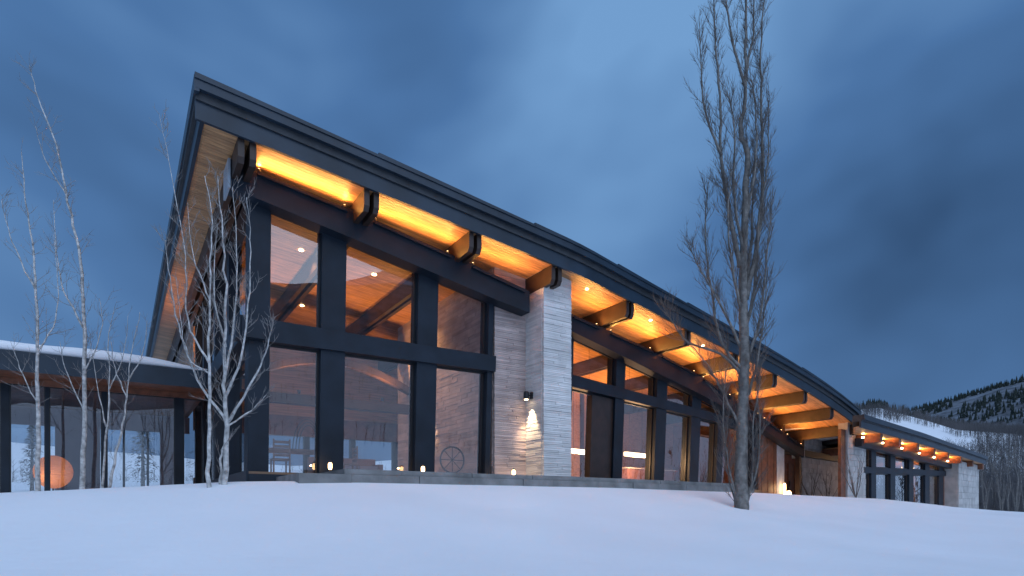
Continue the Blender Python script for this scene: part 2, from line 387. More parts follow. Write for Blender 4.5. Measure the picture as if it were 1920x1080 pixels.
# glass front: posts, rails and panes; the front leans out slightly
def col_post(x0, x1, z0, z1, H=H, w0=-.38, w1=.12, name='post', m='steel'):
    mb = MB(); s0, s1 = H.S(x0, w1), H.S(x1, w1); H.bx(mb, s0, s1, w0, w1, z0, z1, LEAN); return mb.build(name, m, hall), s0, s1
ztrT = interp([H.SZ(470, 594, .2), H.SZ(782, 646, .2), H.SZ(930, 668, .2)]); ztrB = interp([H.SZ(470, 636, .2), H.SZ(930, 697, .2)])
ztrT2 = interp([HR.SZ(1072, 702, .2), HR.SZ(1358, 780, .2), HR.SZ(1420, 799, .2)]); ztrB2 = interp([HR.SZ(1072, 725, .2), HR.SZ(1358, 794, .2), HR.SZ(1420, 812, .2)])
postsL = [(466, 505), (602, 647), (782, 819), (914, 923)]
postsR = [(1064, 1073), (1154, 1171), (1231, 1250), (1297, 1314), (1347, 1358), (1412, 1422)]
sp = []
for x0, x1 in postsL: o, a, b = col_post(x0, x1, FL - .5, (bbL(H.S(x0, .1)) + .2, bbL(H.S(x1, .1)) + .2)); sp.append((a, b))
sr = []
for x0, x1 in postsR: o, a, b = col_post(x0, x1, FL - .5, (bbR(HR.S(x0, .1)) + .2, bbR(HR.S(x1, .1)) + .2), HR); sr.append((a, b))
def rail(s0, s1, T, B, w0, w1, H=H, name='transom'):
    mb = MB(); mb.loft([[H.P(s, w + LEAN * (z - 4), z) for w, z in [(w1, T(s)), (w1, B(s)), (w0, B(s)), (w0, T(s))]] for s in lin(s0, s1, 6)]); return mb.build(name, 'steel', hall)
rail(sp[0][0] - .3, sp[3][1] + .06, ztrT, ztrB, -.2, .22)
rail(sr[0][0], sr[5][1], ztrT2, ztrB2, -.2, .2, HR)
def pane(s0, s1, B, T, w=-.1, parent=hall, fr=H, lean=LEAN, gm='glass', frame=.05):
    g = lambda z: w + lean * (z - 4); mb = MB()
    mb.poly([fr.P(s0, g(B(s0)), B(s0)), fr.P(s1, g(B(s1)), B(s1)), fr.P(s1, g(T(s1)), T(s1)), fr.P(s0, g(T(s0)), T(s0))], [(0, 1, 2, 3)])
    p = mb.build('pane', gm, parent)
    mb = MB(); q = lambda s, z, dw: fr.P(s, g(z) + dw, z); e = frame
    for (a, b, c, d) in ((s0, s0 + e, B, T), (s1 - e, s1, B, T)): mb.hexa([q(a, c(a), -.03), q(b, c(b), -.03), q(b, c(b), .03), q(a, c(a), .03), q(a, d(a), -.03), q(b, d(b), -.03), q(b, d(b), .03), q(a, d(a), .03)])
    for Z0, Z1 in ((B, lambda s: B(s) + e), (lambda s: T(s) - e, T)):
        a, b = s0 + e, s1 - e; mb.hexa([q(a, Z0(a), -.028), q(b, Z0(b), -.028), q(b, Z0(b), .028), q(a, Z0(a), .028), q(a, Z1(a), -.028), q(b, Z1(b), -.028), q(b, Z1(b), .028), q(a, Z1(a), .028)])
    mb.build('sash', 'black', p); return p
base = lambda s: FL - .05
for i in range(3):
    a, b = sp[i][1], sp[i + 1][0]
    pane(a, b, lambda s: ztrT(s), lambda s: bbL(s) + .1); pane(a, b, base, lambda s: ztrB(s))
for i in range(5):
    a, b = sr[i][1], sr[i + 1][0]
    pane(a, b, lambda s: ztrT2(s), lambda s: max(bbR(s) + .1, ztrT2(s) + .05), fr=HR); pane(a, b, base, lambda s: ztrB2(s), fr=HR)
# dark timber door leaf beside the narrow pane
mb = MB(); HR.bx(mb, HR.S(1110, 0), sr[1][0], -.3, .02, FL, HR.SZ(1130, 745, 0)[1], LEAN); mb.build('door', 'timber', hall)
# tall end wall in glass: posts, rails, panes running back from the corner
sc0 = sp[0][0] + .05
zroof0 = zs(sc0) - .02
for wv in (-3.4, -6.4, -9.6, -12.5):
    mb = MB(); H.bx(mb, sc0, sc0 + .35, wv - .4, wv, FL - .5, zroof0); mb.build('post', 'steel', hall)
mb = MB(); H.bx(mb, sc0 - .22, sc0 + .3, -8.0, .3, ztrB(0) + .02, ztrT(0) - .02); mb.build('end_rail', 'steel', hall)
mb = MB(); H.bx(mb, sc0 - .05, sc0 + .3, -13, -.4, zroof0 - .45, zroof0); mb.build('end_head', 'steel', hall)
for a, b in ((-3.4, -.38), (-6.4, -3.8), (-9.6, -6.8)):
    for z0, z1 in ((FL, ztrB(0)), (ztrT(0), zroof0 - .45)):
        mb = MB(); mb.poly([H.P(sc0 + .15, a, z0), H.P(sc0 + .15, b, z0), H.P(sc0 + .15, b, z1), H.P(sc0 + .15, a, z1)], [(0, 1, 2, 3)]); mb.build('pane', 'clear_glass', hall)
# stone pier and the stone wall behind it: thin ledge courses with open joints
def courses(fr, mb, face, a0, a1, c, z0, ztop, ch=.058, dep=.09, ln=(.35, 1.1), lean=0):
    """face 's': runs along s at w=c facing +w; face 'w': runs along w at s=c facing -s"""
    z = z0
    while z < ztop(a0) or z < ztop(a1):
        h = ch * rng.uniform(.7, 1.3); a = a0
        while a < a1 - 1e-3:
            b = min(a1, a + rng.uniform(*ln)); b = a1 if a1 - b < .2 else b
            o = rng.uniform(0, .02); zz = min(z + h - .007, max(ztop(a), ztop(b)))
            if zz > z + .01:
                if face == 's': fr.bx(mb, a + .003, b - .003, c - dep, c + o, z, zz)
                else: fr.bx(mb, c - o, c + dep, a + .003, b - .003, z, zz)
            a = b
        z += h
pw = 1.02; ps0, ps1 = H.S(1019, pw), H.S(1071, pw)
ztp = lambda s: zs(ps0)
mb = MB(); courses(H, mb, 's', ps0, ps1, pw, FL - .4, lambda a: zs(a)); courses(H, mb, 'w', -.3, pw - .09, ps0, FL - .4, lambda a: zs(ps0)); mb.build('stone_pier_courses', 'stone', hall, kind='stuff')
mb = MB(); mb.loft([[H.P(s, w, z) for w, z in [(pw - .05, zs(s) - .02), (pw - .05, FL - .4), (-8, FL - .4), (-8, zs(s) - .02)]] for s in (ps0 + .05, ps1 - .03)]); mb.build('stone_pier_core', 'stone', hall)
sw0 = H.S(926, .05)
mb = MB(); courses(H, mb, 's', sw0, ps0, .08, FL - .4, lambda a: zs(a)); courses(H, mb, 'w', -7.5, -.02, sw0, FL - .4, lambda a: zs(sw0), ch=.11); mb.build('stone_wall_courses', 'stone_warm_lit', hall, kind='stuff')
mb = MB(); mb.loft([[H.P(s, w, z) for w, z in [(.02, zs(s) - .02), (.02, FL - .4), (-7.5, FL - .4), (-7.5, zs(s) - .02)]] for s in (sw0 + .05, ps0)]); mb.build('stone_wall_core', 'stone_warm_lit', hall)
# floor, back wall with low windows, interior
sEnd = H.S(1500, 0); eR = HR.S(1440, 0)
mb = MB(); mb.loft([[H.P(s, w, z) for w, z in [(.1, FL), (.1, FL - .45), (-13.2, FL - .45), (-13.2, FL)]] for s in lin(sp[0][0], ps1, 8)]); mb.build('floor', 'floor', hall)
mb = MB(); mb.loft([[HR.P(s, w, z) for w, z in [(.1, FL + .003), (.1, FL - .45), (-11, FL - .45), (-11, FL + .003)]] for s in lin(HR.S(1060, 0), eR, 8)]); mb.build('floor', 'floor', hall)
BW = -12.9
def backbox(s0, s1, z0, z1, m, name, d=.3): mb = MB(); mb.loft([[H.P(s, w, z) for w, z in [(BW + d / 2, z1(s)), (BW + d / 2, z0(s)), (BW - d / 2, z0(s)), (BW - d / 2, z1(s))]] for s in lin(s0, s1, 6)]); return mb.build(name, m, hall)
cz = lambda v: (lambda s: v)
backbox(sp[0][0], sEnd, cz(FL), cz(FL + .35), 'timber_red', 'back_sill')
backbox(sp[0][0], sEnd, cz(FL + 2.35), cz(FL + 3.25), 'timber_red', 'back_header')
for i, s in enumerate(np.arange(sp[0][0] + .2, sEnd, 2.15)):
    backbox(s, s + .25, cz(FL + .35), cz(FL + 2.35), 'steel', 'back_post', .26)
    if s + 2.15 < sEnd: 
        mb = MB(); mb.poly([H.P(s + .25, BW, FL + .35), H.P(s + 2.15, BW, FL + .35), H.P(s + 2.15, BW, FL + 2.35), H.P(s + .25, BW, FL + 2.35)], [(0, 1, 2, 3)]); mb.build('back_pane', 'clear_glass', hall)
backbox(sp[0][0], sEnd, cz(FL + 3.25), lambda s: zs(s) - .01, 'soffit', 'back_wall', .2)
r0_ = HR.S(1062, 0) - 3.0
mb = MB(); mb.loft([[HR.P(s, w, z) for w, z in [(-6.5, roofz(HR.P(s, -6.5, 0)) - .01), (-6.5, FL), (-6.7, FL), (-6.7, roofz(HR.P(s, -6.5, 0)) - .01)]] for s in lin(r0_, eR, 10)]); mb.build('inner_wall', 'soffit', hall)
for k in range(9):
    a = r0_ + 1.5 + k * 1.45; mb = MB(); HR.bx(mb, a, a + .16, -6.5, -6.3, FL, roofz(HR.P(a, -6.5, 0)) - .03); mb.build('wall_rib', 'timber', hall)
for zz in (1.0, 1.75, 2.5): mb = MB(); HR.bx(mb, r0_ + 3.2, r0_ + 8.7, -6.29, -5.95, FL + zz, FL + zz + .06); mb.build('wall_shelf', 'timber', hall)
mb = MB(); H.bx(mb, sp[0][0] - .02, H.S(645, 2.35) + .3, .105, .16, .1, FL - .06); mb.build('plinth', 'steel', hall)
mb = MB(); H.bx(mb, sp[0][0] - .06, sp[0][0] - .004, -13, .16, .1, FL + .02); mb.build('plinth', 'steel', hall)
# arched truss inside
arch = [(-.5 + 8.0 * t, FL + 3.1 + 1.35 * math.sin(math.pi * t)) for t in lin(0, 1, 14)]
mb = MB(); mb.loft([[H.P(s, w, z + dz) for w, dz in [(-6.2, .12), (-6.2, -.14), (-6.5, -.14), (-6.5, .12)]] for s, z in arch]); mb.build('arched_truss', 'timber', hall)
mb = MB(); H.bx(mb, sp[0][0] + .4, sw0, -6.55, -6.15, FL + 2.75, FL + 3.08); mb.build('tie_beam', 'timber', hall)
mb = MB(); H.bx(mb, 3.2, 3.55, -6.5, -6.2, FL + 3.08, zs(3.3)); mb.build('king_post', 'steel', hall)
# end timber wall, porch and its stone
mb = MB(); HR.bx(mb, eR, eR + .2, -11, .05, FL - .45, roofz(HR.P(eR, -3, 0)) - .03); mb.build('end_wall', 'timber_red', hall)
sq0, sq1 = HR.S(1422, .1), HR.S(1456, .1)
NB = 6
for k in range(NB):
    a = sq0 + (sq1 - sq0) * k / NB; b = sq0 + (sq1 - sq0) * (k + 1) / NB; mb = MB(); HR.bx(mb, a + .008, b - .008, -.1, .1 + .012 * (k % 2), FL - .5, roofz(HR.P(a, 0, 0)) - PD); mb.build('wall_plank', 'timber_red', hall)
def blockwall(fr, parent, s0, s1, w, z0, z1, bl=.75, bh=.3, dep=.35, side=None):
    mb = MB(); fr.bx(mb, s0 + .03, s1 - .03, w - dep, w - .03, z0, z1); mb.build('wall_core', 'block', parent)
    z = z0; r = 0
    while z < z1 - .05:
        h = min(bh, z1 - z); a = s0 - (bl / 2 if r % 2 else 0)
        while a < s1:
            b = a + bl * rng.uniform(.8, 1.2); a_, b_ = max(a, s0), min(b, s1)
            if b_ - a_ > .06:
                mb = MB(); fr.bx(mb, a_ + .008, b_ - .008, w - .12, w + rng.uniform(0, .025), z + .008, z + h - .008); mb.build('stone_block', 'block', parent)
            a = b
        z += h; r += 1
mb = MB(); HR.bx(mb, sq1, HR.S(1470, .1), -.6, .12, .2, 3.9); mb.build('stone_jamb', 'block', hall)
sd0, sd1 = HR.S(1470, -1.2), HR.S(1503, -1.2)
mb = MB(); HR.bx(mb, sd0 - .5, sd1, -1.35, -1.2, .2, 3.2); mb.build('porch_wall', 'timber_red', hall)
mb = MB(); HR.bx(mb, sd0 + .55, sd0 + 1.35, -1.2, -1.15, .35, 2.6); dr = mb.build('door', 'furniture', hall)
mb = MB(); HR.bx(mb, sd0 + .63, sd0 + .67, -1.14, -1.09, 1.2, 1.55); mb.build('handle', 'iron', dr)
blockwall(HR, hall, HR.S(1503, -.8), HR.S(1582, -.8), -.8, 0.0, HR.SZ(1540, 822, -.8)[1])
mb = MB(); a, z = HR.SZ(1468, 846, -.3); b, z2 = HR.SZ(1578, 866, -.3); HR.bx(mb, a, b, -.6, -.3, z2, HR.SZ(1520, 846, -.3)[1]); mb.build('porch_lintel', 'steel', hall)
a, b = H.S(1576, 1.2), H.S(1588, 1.2); mb = MB(); H.bx(mb, a + .05, b, 1.05, 1.2, -.2, zs(a) - PD); mb.build('post', 'timber_red', hall)
a, b = HR.S(1504, WB), HR.S(1509, WB); mb = MB(); HR.bx(mb, a - .15, a + .1, WB - .35, WB - .1, 0, bbR(a) + .05); mb.build('post', 'timber', hall)
blockwall(H, hall, H.S(1589, 1.3), H.S(1623, 1.3), 1.3, -.3, zs(SE) + .25, dep=.5)

# terrace of stone slabs
tw = 2.35
terr = thing('stone_terrace', H.P(6, 1, .3), 'low stone terrace of long slabs stepping up to the hall glass', 'terrace')
ta, tb = H.S(645, tw), H.S(1400, tw)
st = ta; k = 0
while st < tb - .2:
    en = min(tb, st + rng.uniform(1.3, 2.0)); mb = MB(); H.bx(mb, st + .006, en - .006, .13 if st < 8 else -2.4, tw + rng.uniform(-.015, .015), FL - .12, FL - .005 + rng.uniform(-.006, .004)); mb.build('slab', 'paving', terr); st = en
st = ta - 1.0
while st < tb + .4:
    en = min(tb + .5, st + rng.uniform(1.0, 1.8)); mb = MB(); H.bx(mb, st + .006, en - .006, .1 if st < 8 else -2.4, tw + .05 + rng.uniform(-.02, .02), .2, FL - .125); mb.build('step_stone', 'paving', terr); st = en if en < tb + .45 else 1e9

# ------------------------------------------------------------------ glazed link on the left
GP = -8.4
link = thing('glass_pavilion', H.P(-6, GP - 3, .5), 'low flat roofed glass pavilion with snow lying on its roof', 'building')
LS0, LS1 = -15.5, sc0
zg = H.SZ(200, 735, GP)[1]; zf0 = H.SZ(150, 707, GP + 1.4)[1]; zf1 = H.SZ(150, 673, GP + 1.4)[1]
mb = MB(); H.bx(mb, LS0, LS1 - .06, GP - 7.5, GP + 1.4, zf0 + .06, zf1); lr = mb.build('roof', 'steel', link)
mb = MB(); H.bx(mb, LS0, LS1 - .07, GP + 1.403, GP + 1.46, zf0, zf1 + .03); mb.build('fascia_board', 'edge_metal', lr)
pk = GP + 1.38
while pk > GP - 7: 
    mb = MB(); H.bx(mb, LS0, LS1 - .08, pk - .17, pk, zf0 + .01, zf0 + .055); mb.build('soffit_plank', 'timber_red', lr); pk -= .18
mb = MB(); H.bx(mb, LS0, LS1 - .1, GP - .1, GP + .14, zg, zf0 + .008); mb.build('head_rail', 'timber_red', link)
# snow blanket with a soft lip
rings = []
for s in lin(LS0, LS1 - .1, 60):
    e = .05 * noise.noise((s * .7, 0, 5)); h = .36 + .09 * noise.noise((s * .45, 2, 0)); h *= .3 + .7 * sstep(LS1 - .1, LS1 - 2.2, s); z = zf1 + .032
    rings.append([H.P(s, w, zz) for w, zz in [(GP + 1.42 + e, z), (GP + 1.47 + e, z + h * .4), (GP + 1.38 + e, z + h * .8), (GP + 1.05, z + h), (GP - 3, z + h * 1.15), (GP - 7.4, z + h), (GP - 7.45, z)]])
mb = MB(); mb.loft(rings); mb.build('roof_snow', 'snow', lr, smooth=True)
mb = MB(); H.bx(mb, LS0, LS1 - .02, GP - 7.4, GP + .1, .1, .42); mb.build('floor', 'paving', link)
lm = [(-150, -138), (2, 18), (85, 92), (191, 200), (328, 344), (404, 412), (436, 446)]
lsx = []
for x0, x1 in lm:
    a, b = H.S(x0, GP + .06), H.S(x1, GP + .06); mb = MB(); H.bx(mb, a, b, GP - .12, GP + .06, .3, zg + .01); mb.build('post', 'steel', link); lsx.append((a, b))
for i in range(len(lm) - 1):
    a, b = lsx[i][1], lsx[i + 1][0]; pane(a, b, cz(.42), cz(zg), GP, link, H, 0, 'glass', .03)
# rear of the link: panel band above, glass below, solid bays
BP = GP - 6.5
mb = MB(); H.bx(mb, LS0, LS1 - .02, BP - .15, BP, 3.25, zf0 + .005); mb.build('rear_band', 'mauve', link)
for x0, x1 in ((-60, 15), (103, 188), (300, 326)):
    a, b = H.S(x0, BP), H.S(x1, BP); mb = MB(); H.bx(mb, a, b, BP - .14, BP - .01, .42, 3.25); mb.build('rear_panel', 'mauve', link)
a, b = H.S(345, BP), LS1 - .05
for s in (H.S(230, BP), H.S(275, BP)): mb = MB(); H.bx(mb, s, s + .09, BP - .1, BP, .42, 3.25); mb.build('rear_post', 'steel', link)
mb = MB(); mb.poly([H.P(LS0, BP - .05, .42), H.P(LS1, BP - .05, .42), H.P(LS1, BP - .05, 3.25), H.P(LS0, BP - .05, 3.25)], [(0, 1, 2, 3)]); mb.build('rear_glass', 'clear_glass', link)
for wv in (GP - .6, GP - 3.2):
    p = H.P(sc0 - .75, wv, zf1 + .1); mb = MB(); mb.lathe((p.x, p.y, zf1), [(.06, 0), (.06, .5), (.09, .52), (.09, .6)], 10); mb.build('roof_uplight', 'black', link)
    lamp('roof_uplight_beam', 'SPOT', p + Vector((0, 0, .56)), 110, WARM, link, .05, p + Vector((-.3, .6, 3)), 120, .9)
# paper globe lantern
s_, z_ = H.SZ(100, 885, GP - .9); gp = H.P(s_, GP - .9, z_); rr = 31 / FPX * gp.y
gl = thing('globe_lantern', (gp.x, gp.y, .42), 'large round orange paper lantern glowing behind pavilion glass', 'lantern')
mb = MB(); prof = []
for k in range(41):
    t = math.pi * k / 40; prof.append((max(.02, (rr - (.012 if k % 2 else 0)) * math.sin(t)), -rr * math.cos(t)))
mb.lathe((gp.x, gp.y, gp.z), prof, 32); sh = mb.build('paper_shade', 'paper', gl, smooth=False)
pm = MATS['paper']; nt = pm.node_tree; tr = nt.nodes.new('ShaderNodeBsdfTranslucent'); tr.inputs[0].default_value = (.85, .42, .2, 1); mx = nt.nodes.new('ShaderNodeMixShader'); mx.inputs[0].default_value = .6
nt.links.new(nt.nodes['Principled BSDF'].outputs[0], mx.inputs[1]); nt.links.new(tr.outputs[0], mx.inputs[2]); nt.links.new(mx.outputs[0], nt.nodes['Material Output'].inputs[0])
mb = MB(); mb.lathe((gp.x, gp.y, .42), [(.2, 0), (.2, .03), (.03, .05), (.03, max(.06, gp.z - rr - .42 + .1))], 16); mb.build('stand', 'iron', gl)
mb = MB(); mb.lathe((gp.x, gp.y, gp.z - .25), [(.02, 0), (.05, .05), (.05, .1), (.02, .14)], 12); mb.build('bulb', 'bulb', gl)
lamp('globe_light', 'POINT', (gp.x + .06, gp.y - .3, gp.z - .12) , 3.2, (1, .6, .3), gl, .05)

# ------------------------------------------------------------------ far wing
W_ = Frame((18.9, 33.0), 47, 47, 5, (.682, -.731))
wing = thing('side_wing', W_.P(8, -3, .3), 'lower far wing with lit rafter tails and snow dusted dark roof', 'building')
WW = 1.6
p0 = W_.SZ(1622, 777, WW); p1 = W_.SZ(1853, 856, WW); wz = interp([p0, W_.SZ(1735, 813, WW), p1])
WS = lin(p0[0] - .1, p1[0], 20); wth = .60; wi = interp([(p0[0] - .1, 1.1), (p0[0] + 9, -1.9), (p0[0] + 14, -11), (p1[0] + 1, -11)])
mb = MB(); W_.sweep(mb, WS, lambda s: [(WW - .1, wz(s) - .02), (WW - .1, wz(s) - .3), (wi(s), wz(s) - .3), (wi(s), wz(s) - .02)]); wr = mb.build('roof', 'roof_metal', wing)
mb = MB(); W_.sweep(mb, WS, lambda s: [(WW, wz(s)), (WW, wz(s) - .24), (WW - .09, wz(s) - .24), (WW - .09, wz(s))]); mb.build('drip_edge', 'edge_metal', wr)
mb = MB(); W_.sweep(mb, WS, lambda s: [(WW - .14, wz(s) - .3), (WW - .14, wz(s) - wth), (WW - .22, wz(s) - wth), (WW - .22, wz(s) - .3)]); mb.build('fascia_board', 'edge_metal', wr)
mb = MB(); w = WW - .24
wst = interp([(-11, p0[0] + 14), (-1.9, p0[0] + 9), (1.1, p0[0])])
while w > -9: W_.sweep(mb, lin(max(p0[0], wst(w - .15)), p1[0], 12), lambda s: [(w, wz(s) - wth + .04), (w, wz(s) - wth + .07), (w - .15, wz(s) - wth + .07), (w - .15, wz(s) - wth + .04)]); w -= .16
mb.build('soffit_boards', 'soffit', wr, kind='stuff')
mb = MB(); s_mid = W_.S(1660, WW)
mb.loft([[W_.P(s, w, wz(s) + z) for w, z in [(WW - .25, .004), (WW - .4, .10 + .05 * noise.noise((s, 0, 0))), (-10.5, .16), (-10.5, .004)]] for s in lin(s_mid, W_.S(1805, WW), 24)]); mb.build('roof_snow', 'snow', wr, smooth=True)
b0 = W_.SZ(1616, 821, .5); b1 = W_.SZ(1796, 871, .5); wbt = interp([b0, b1]); wbh = .42
mb = MB(); W_.sweep(mb, lin(b0[0], b1[0], 6), lambda s: [(.5, wbt(s)), (.5, wbt(s) - wbh), (.15, wbt(s) - wbh), (.15, wbt(s))]); mb.build('raking_beam', 'steel', wing)
wp = [1651, 1686, 1720, 1751, 1777, 1801, 1823, 1842]
for x in wp:
    s = W_.S(x, 1.2); zz = wz(s) - wth + .035; mb = MB(); W_.bx(mb, s - .2, s + .2, max(-6, min(0, wi(s) + .3)), 1.25, zz - .42, zz); mb.build('rafter_tail', 'timber_red', wing)
    if x < 1805:
        s2 = s - .55; p = W_.P(s2, .55, wbt(s2) + .1); mb = MB(); mb.lathe((p.x, p.y, p.z - .12), [(.06, 0), (.06, .08)], 8); mb.build('uplight', 'bulb', wing)
        lamp('uplight_beam', 'SPOT', p + Vector((0, 0, .04)), 95, WARM, wing, .05, p + W_.n * .5 + Vector((0, 0, 1)), 165, .8)
wposts = [(1618, 1624), (1634, 1643), (1670, 1679), (1705, 1713), (1735, 1743), (1761, 1769)]
wtT = interp([W_.SZ(1625, 876, .1), W_.SZ(1785, 884, .1)]); wtB = interp([W_.SZ(1625, 887, .1), W_.SZ(1785, 893, .1)])
ws_ = []
for x0, x1 in wposts:
    a, b = W_.S(x0, .1), W_.S(x1, .1); mb = MB(); W_.bx(mb, a, b, -.3, .1, -.6, wbt(a) - .2); mb.build('post', 'steel', wing); ws_.append((a, b))
mb = MB(); W_.sweep(mb, lin(ws_[0][0], ws_[-1][1] + 1.5, 4), lambda s: [(.16, wtT(s)), (.16, wtB(s)), (-.2, wtB(s)), (-.2, wtT(s))]); mb.build('transom', 'steel', wing)
for i in range(5):
    a, b = ws_[i][1], ws_[i + 1][0]
    pane(a, b, wtT, lambda s: wbt(s) - .3, -.05, wing, W_, 0, 'glass', .06); pane(a, b, cz(-.5), wtB, -.05, wing, W_, 0, 'glass', .06)
a, b = W_.S(1769, .05), W_.S(1797, .05)
for k in range(5):
    c, d = a + (b - a) * k / 5, a + (b - a) * (k + 1) / 5; mb = MB(); W_.bx(mb, c + .01, d - .01, -.2, .05 + .02 * (k % 2), -.8, wbt(c) - .2); mb.build('wall_plank', 'timber_red', wing)
a, b = W_.S(1797, .9), W_.S(1835, .9); blockwall(W_, wing, a, b, .9, -1.2, wz(b) - wth, 1.1, .45, 1.4)
mb = MB(); W_.sweep(mb, lin(ws_[0][0], b, 6), lambda s: [(-7, wz(s) - wth), (-7, -1), (-7.2, -1), (-7.2, wz(s) - wth)]); mb.build('back_wall', 'plaster', wing)
mb = MB(); W_.bx(mb, ws_[0][0], b, -7, -.3, -.9, -.1); mb.build('floor', 'floor', wing)
a = W_.S(1716, -2.5); mb = MB(); W_.bx(mb, a, a + 1.8, -2.8, -2.5, -.1, 2.6); mb.build('inner_panel', 'soffit', wing)
for s, e in ((W_.S(1655, -3), 130), (W_.S(1720, -1.2), 120)):
    p = W_.P(s, -1.6, 2.7); mb = MB(); mb.lathe(p, [(.14, 0), (.2, .12), (.05, .25)], 10); mb.build('pendant', 'bulb_dim', wing); lamp('pendant_light', 'POINT', p - Vector((0, 0, .2)), e, (1, .55, .22), wing, .1)

# ------------------------------------------------------------------ lamps and furniture
# sconce on the pier's side face
s_, z_ = ps0 - .03, None
q = (993 - 960) / FPX; best = min(np.arange(-.2, 1, .01), key=lambda w: abs((H.P(ps0 - .1, w, 0).x / H.P(ps0 - .1, w, 0).y) - q)); wq = float(best)
yq = H.P(ps0, wq, 0).y; z_ = (HZ - 742) / FPX * yq
sc_ = thing('wall_sconce', H.P(ps0 - .02, wq, z_), 'small black wall light shining down on the pale stone pier', 'lamp')
mb = MB(); H.bx(mb, ps0 - .06, ps0 + .02, wq - .06, wq + .06, z_ - .1, z_ + .1); mb.build('back_plate', 'black', sc_)
mb = MB(); mb.tube([H.P(ps0 - .05, wq, z_), H.P(ps0 - .2, wq, z_)], .022, 8); mb.build('arm', 'black', sc_)
p = H.P(ps0 - .22, wq, z_); mb = MB(); mb.lathe((p.x, p.y, z_ - .13), [(.085, 0), (.085, .2), (.06, .24), (.02, .25)], 16); mb.build('shade', 'black', sc_)
mb = MB(); mb.lathe((p.x, p.y, z_ - .15), [(.05, 0), (.06, .018)], 12); mb.build('bulb', 'bulb', sc_)
lamp('sconce_light', 'SPOT', p - Vector((0, 0, .17)), 260, (1, .72, .42), sc_, .03, H.P(ps0 + .05, wq, z_ - 1.6), 58, .8)
# little post lanterns
def lantern(px, py, w, label):
    s, z = H.SZ(px, py, w); p = H.P(s, w, 0); zb = FL if w > -1 else FL
    t = thing('path_lantern', (p.x, p.y, FL - .01), label, 'lantern', 'small lit lanterns along the terrace')
    z0 = FL - .01; mb = MB(); mb.lathe((p.x, p.y, z0), [(.06, 0), (.06, .03), (.035, .04), (.035, .09)], 10); mb.build('base', 'iron', t)
    mb = MB(); mb.lathe((p.x, p.y, z0 + .09), [(.035, 0), (.05, .05), (.05, .14), (.03, .17)], 10); mb.build('glass_chimney', 'bulb_dim', t)
    mb = MB(); mb.lathe((p.x, p.y, z0 + .26), [(.06, 0), (.045, .03), (.012, .05)], 10); mb.build('cap', 'iron', t)
    lamp('lantern_light', 'POINT', (p.x, p.y - .12, z0 + .2), 2.2, (1, .6, .28), t, .03)
lantern(619, 868, .5, 'small lit lantern at foot of the mullion beside the corner pane')
lantern(793, 875, .5, 'small lit lantern at foot of the middle mullion')
lantern(963, 878, .5, 'small lit lantern standing against the stone wall')
for k, (px, w, lb) in enumerate(((1471, .3, 'tall candle lantern glowing in the porch doorway'), (1479, .2, 'squat round lantern glowing by the porch doorway'))):
    s = HR.S(px, w); p = HR.P(s, w, 0); zb = ground(p.x, p.y) - .02
    t = thing('porch_lantern', (p.x, p.y, zb), lb, 'lantern'); mb = MB(); mb.lathe((p.x, p.y, zb), [(.14, 0), (.14, .12), (.1, .16)], 12); mb.build('base', 'iron', t)
    mb = MB(); mb.lathe((p.x, p.y, zb + .16), [(.06, 0), (.13, .09), (.13, .2), (.06, .28)] if k else [(.06, 0), (.07, .08), (.07, .6), (.04, .66)], 14); mb.build('glass_chimney', 'bulb_dim', t)
    lamp('lantern_light', 'POINT', (p.x, p.y - .3, zb + .5), 6, (1, .6, .3), t, .05)
# dining table
tp = H.P(1.3, -2.6, FL); ang = math.atan2(dL.y, dL.x)
tb_ = thing('dining_table', tp, 'long dark wood table just inside the corner pane', 'table')
mb = MB(); mb.box(tp + Vector((0, 0, .76)), (2.4, 1.0, .07), ang); mb.build('tabletop', 'furniture', tb_)
for i in (-1, 1):
    for j in (-1, 1): c = tp + dL * (i * 1.05) + H.n * (j * .4) + Vector((0, 0, .37)); mb = MB(); mb.box(c, (.09, .09, .74), ang); mb.build('leg', 'furniture', tb_)
def chair(c, face, label):
    t = thing('dining_chair', c, label, 'chair', 'chairs drawn up to the long table'); f = Vector((face.x, face.y, 0)).normalized(); sd_ = Vector((-f.y, f.x, 0)); an = math.atan2(sd_.y, sd_.x)
    mb = MB(); mb.box(c + Vector((0, 0, .45)), (.46, .46, .05), an); mb.build('seat', 'furniture', t)
    for k in range(4): z0 = .56 + .12 * k; mb = MB(); mb.box(c - f * .21 + Vector((0, 0, z0)), (.40, .03, .07), an); mb.build('back_slat', 'furniture', t)
    for i in (-1, 1):
        mb = MB(); mb.box(c - f * .21 + sd_ * (.21 * i) + Vector((0, 0, .5)), (.04, .04, 1.0), an); mb.build('back_leg', 'furniture', t)
        mb = MB(); mb.box(c + f * .19 + sd_ * (.2 * i) + Vector((0, 0, .22)), (.04, .04, .43), an); mb.build('front_leg', 'furniture', t)
chair(tp + dL * -.6 + H.n * .75, -H.n, 'slat back chair on the glass side of the table, nearer the corner post')
chair(tp + dL * .6 + H.n * .75, -H.n, 'slat back chair on the glass side of the table, nearer the first mullion')
chair(tp + dL * 1.55, -dL, 'slat back chair at the end of the long table')
sp_ = H.P(3.4, -4.6, FL); t = thing('lounge_sofa', sp_, 'low brown sofa standing in the hall behind the middle pane', 'sofa')
mb = MB(); mb.box(sp_ + Vector((0, 0, .24)), (2.3, .9, .34), ang); mb.build('base', 'furniture', t)
mb = MB(); mb.box(sp_ - H.n * .38 + Vector((0, 0, .60)), (2.3, .2, .42), ang); mb.build('backrest', 'furniture', t)
for i in (-1, 1): mb = MB(); mb.box(sp_ + dL * (1.08 * i) + Vector((0, 0, .49)), (.16, .88, .2), ang); mb.build('armrest', 'furniture', t)
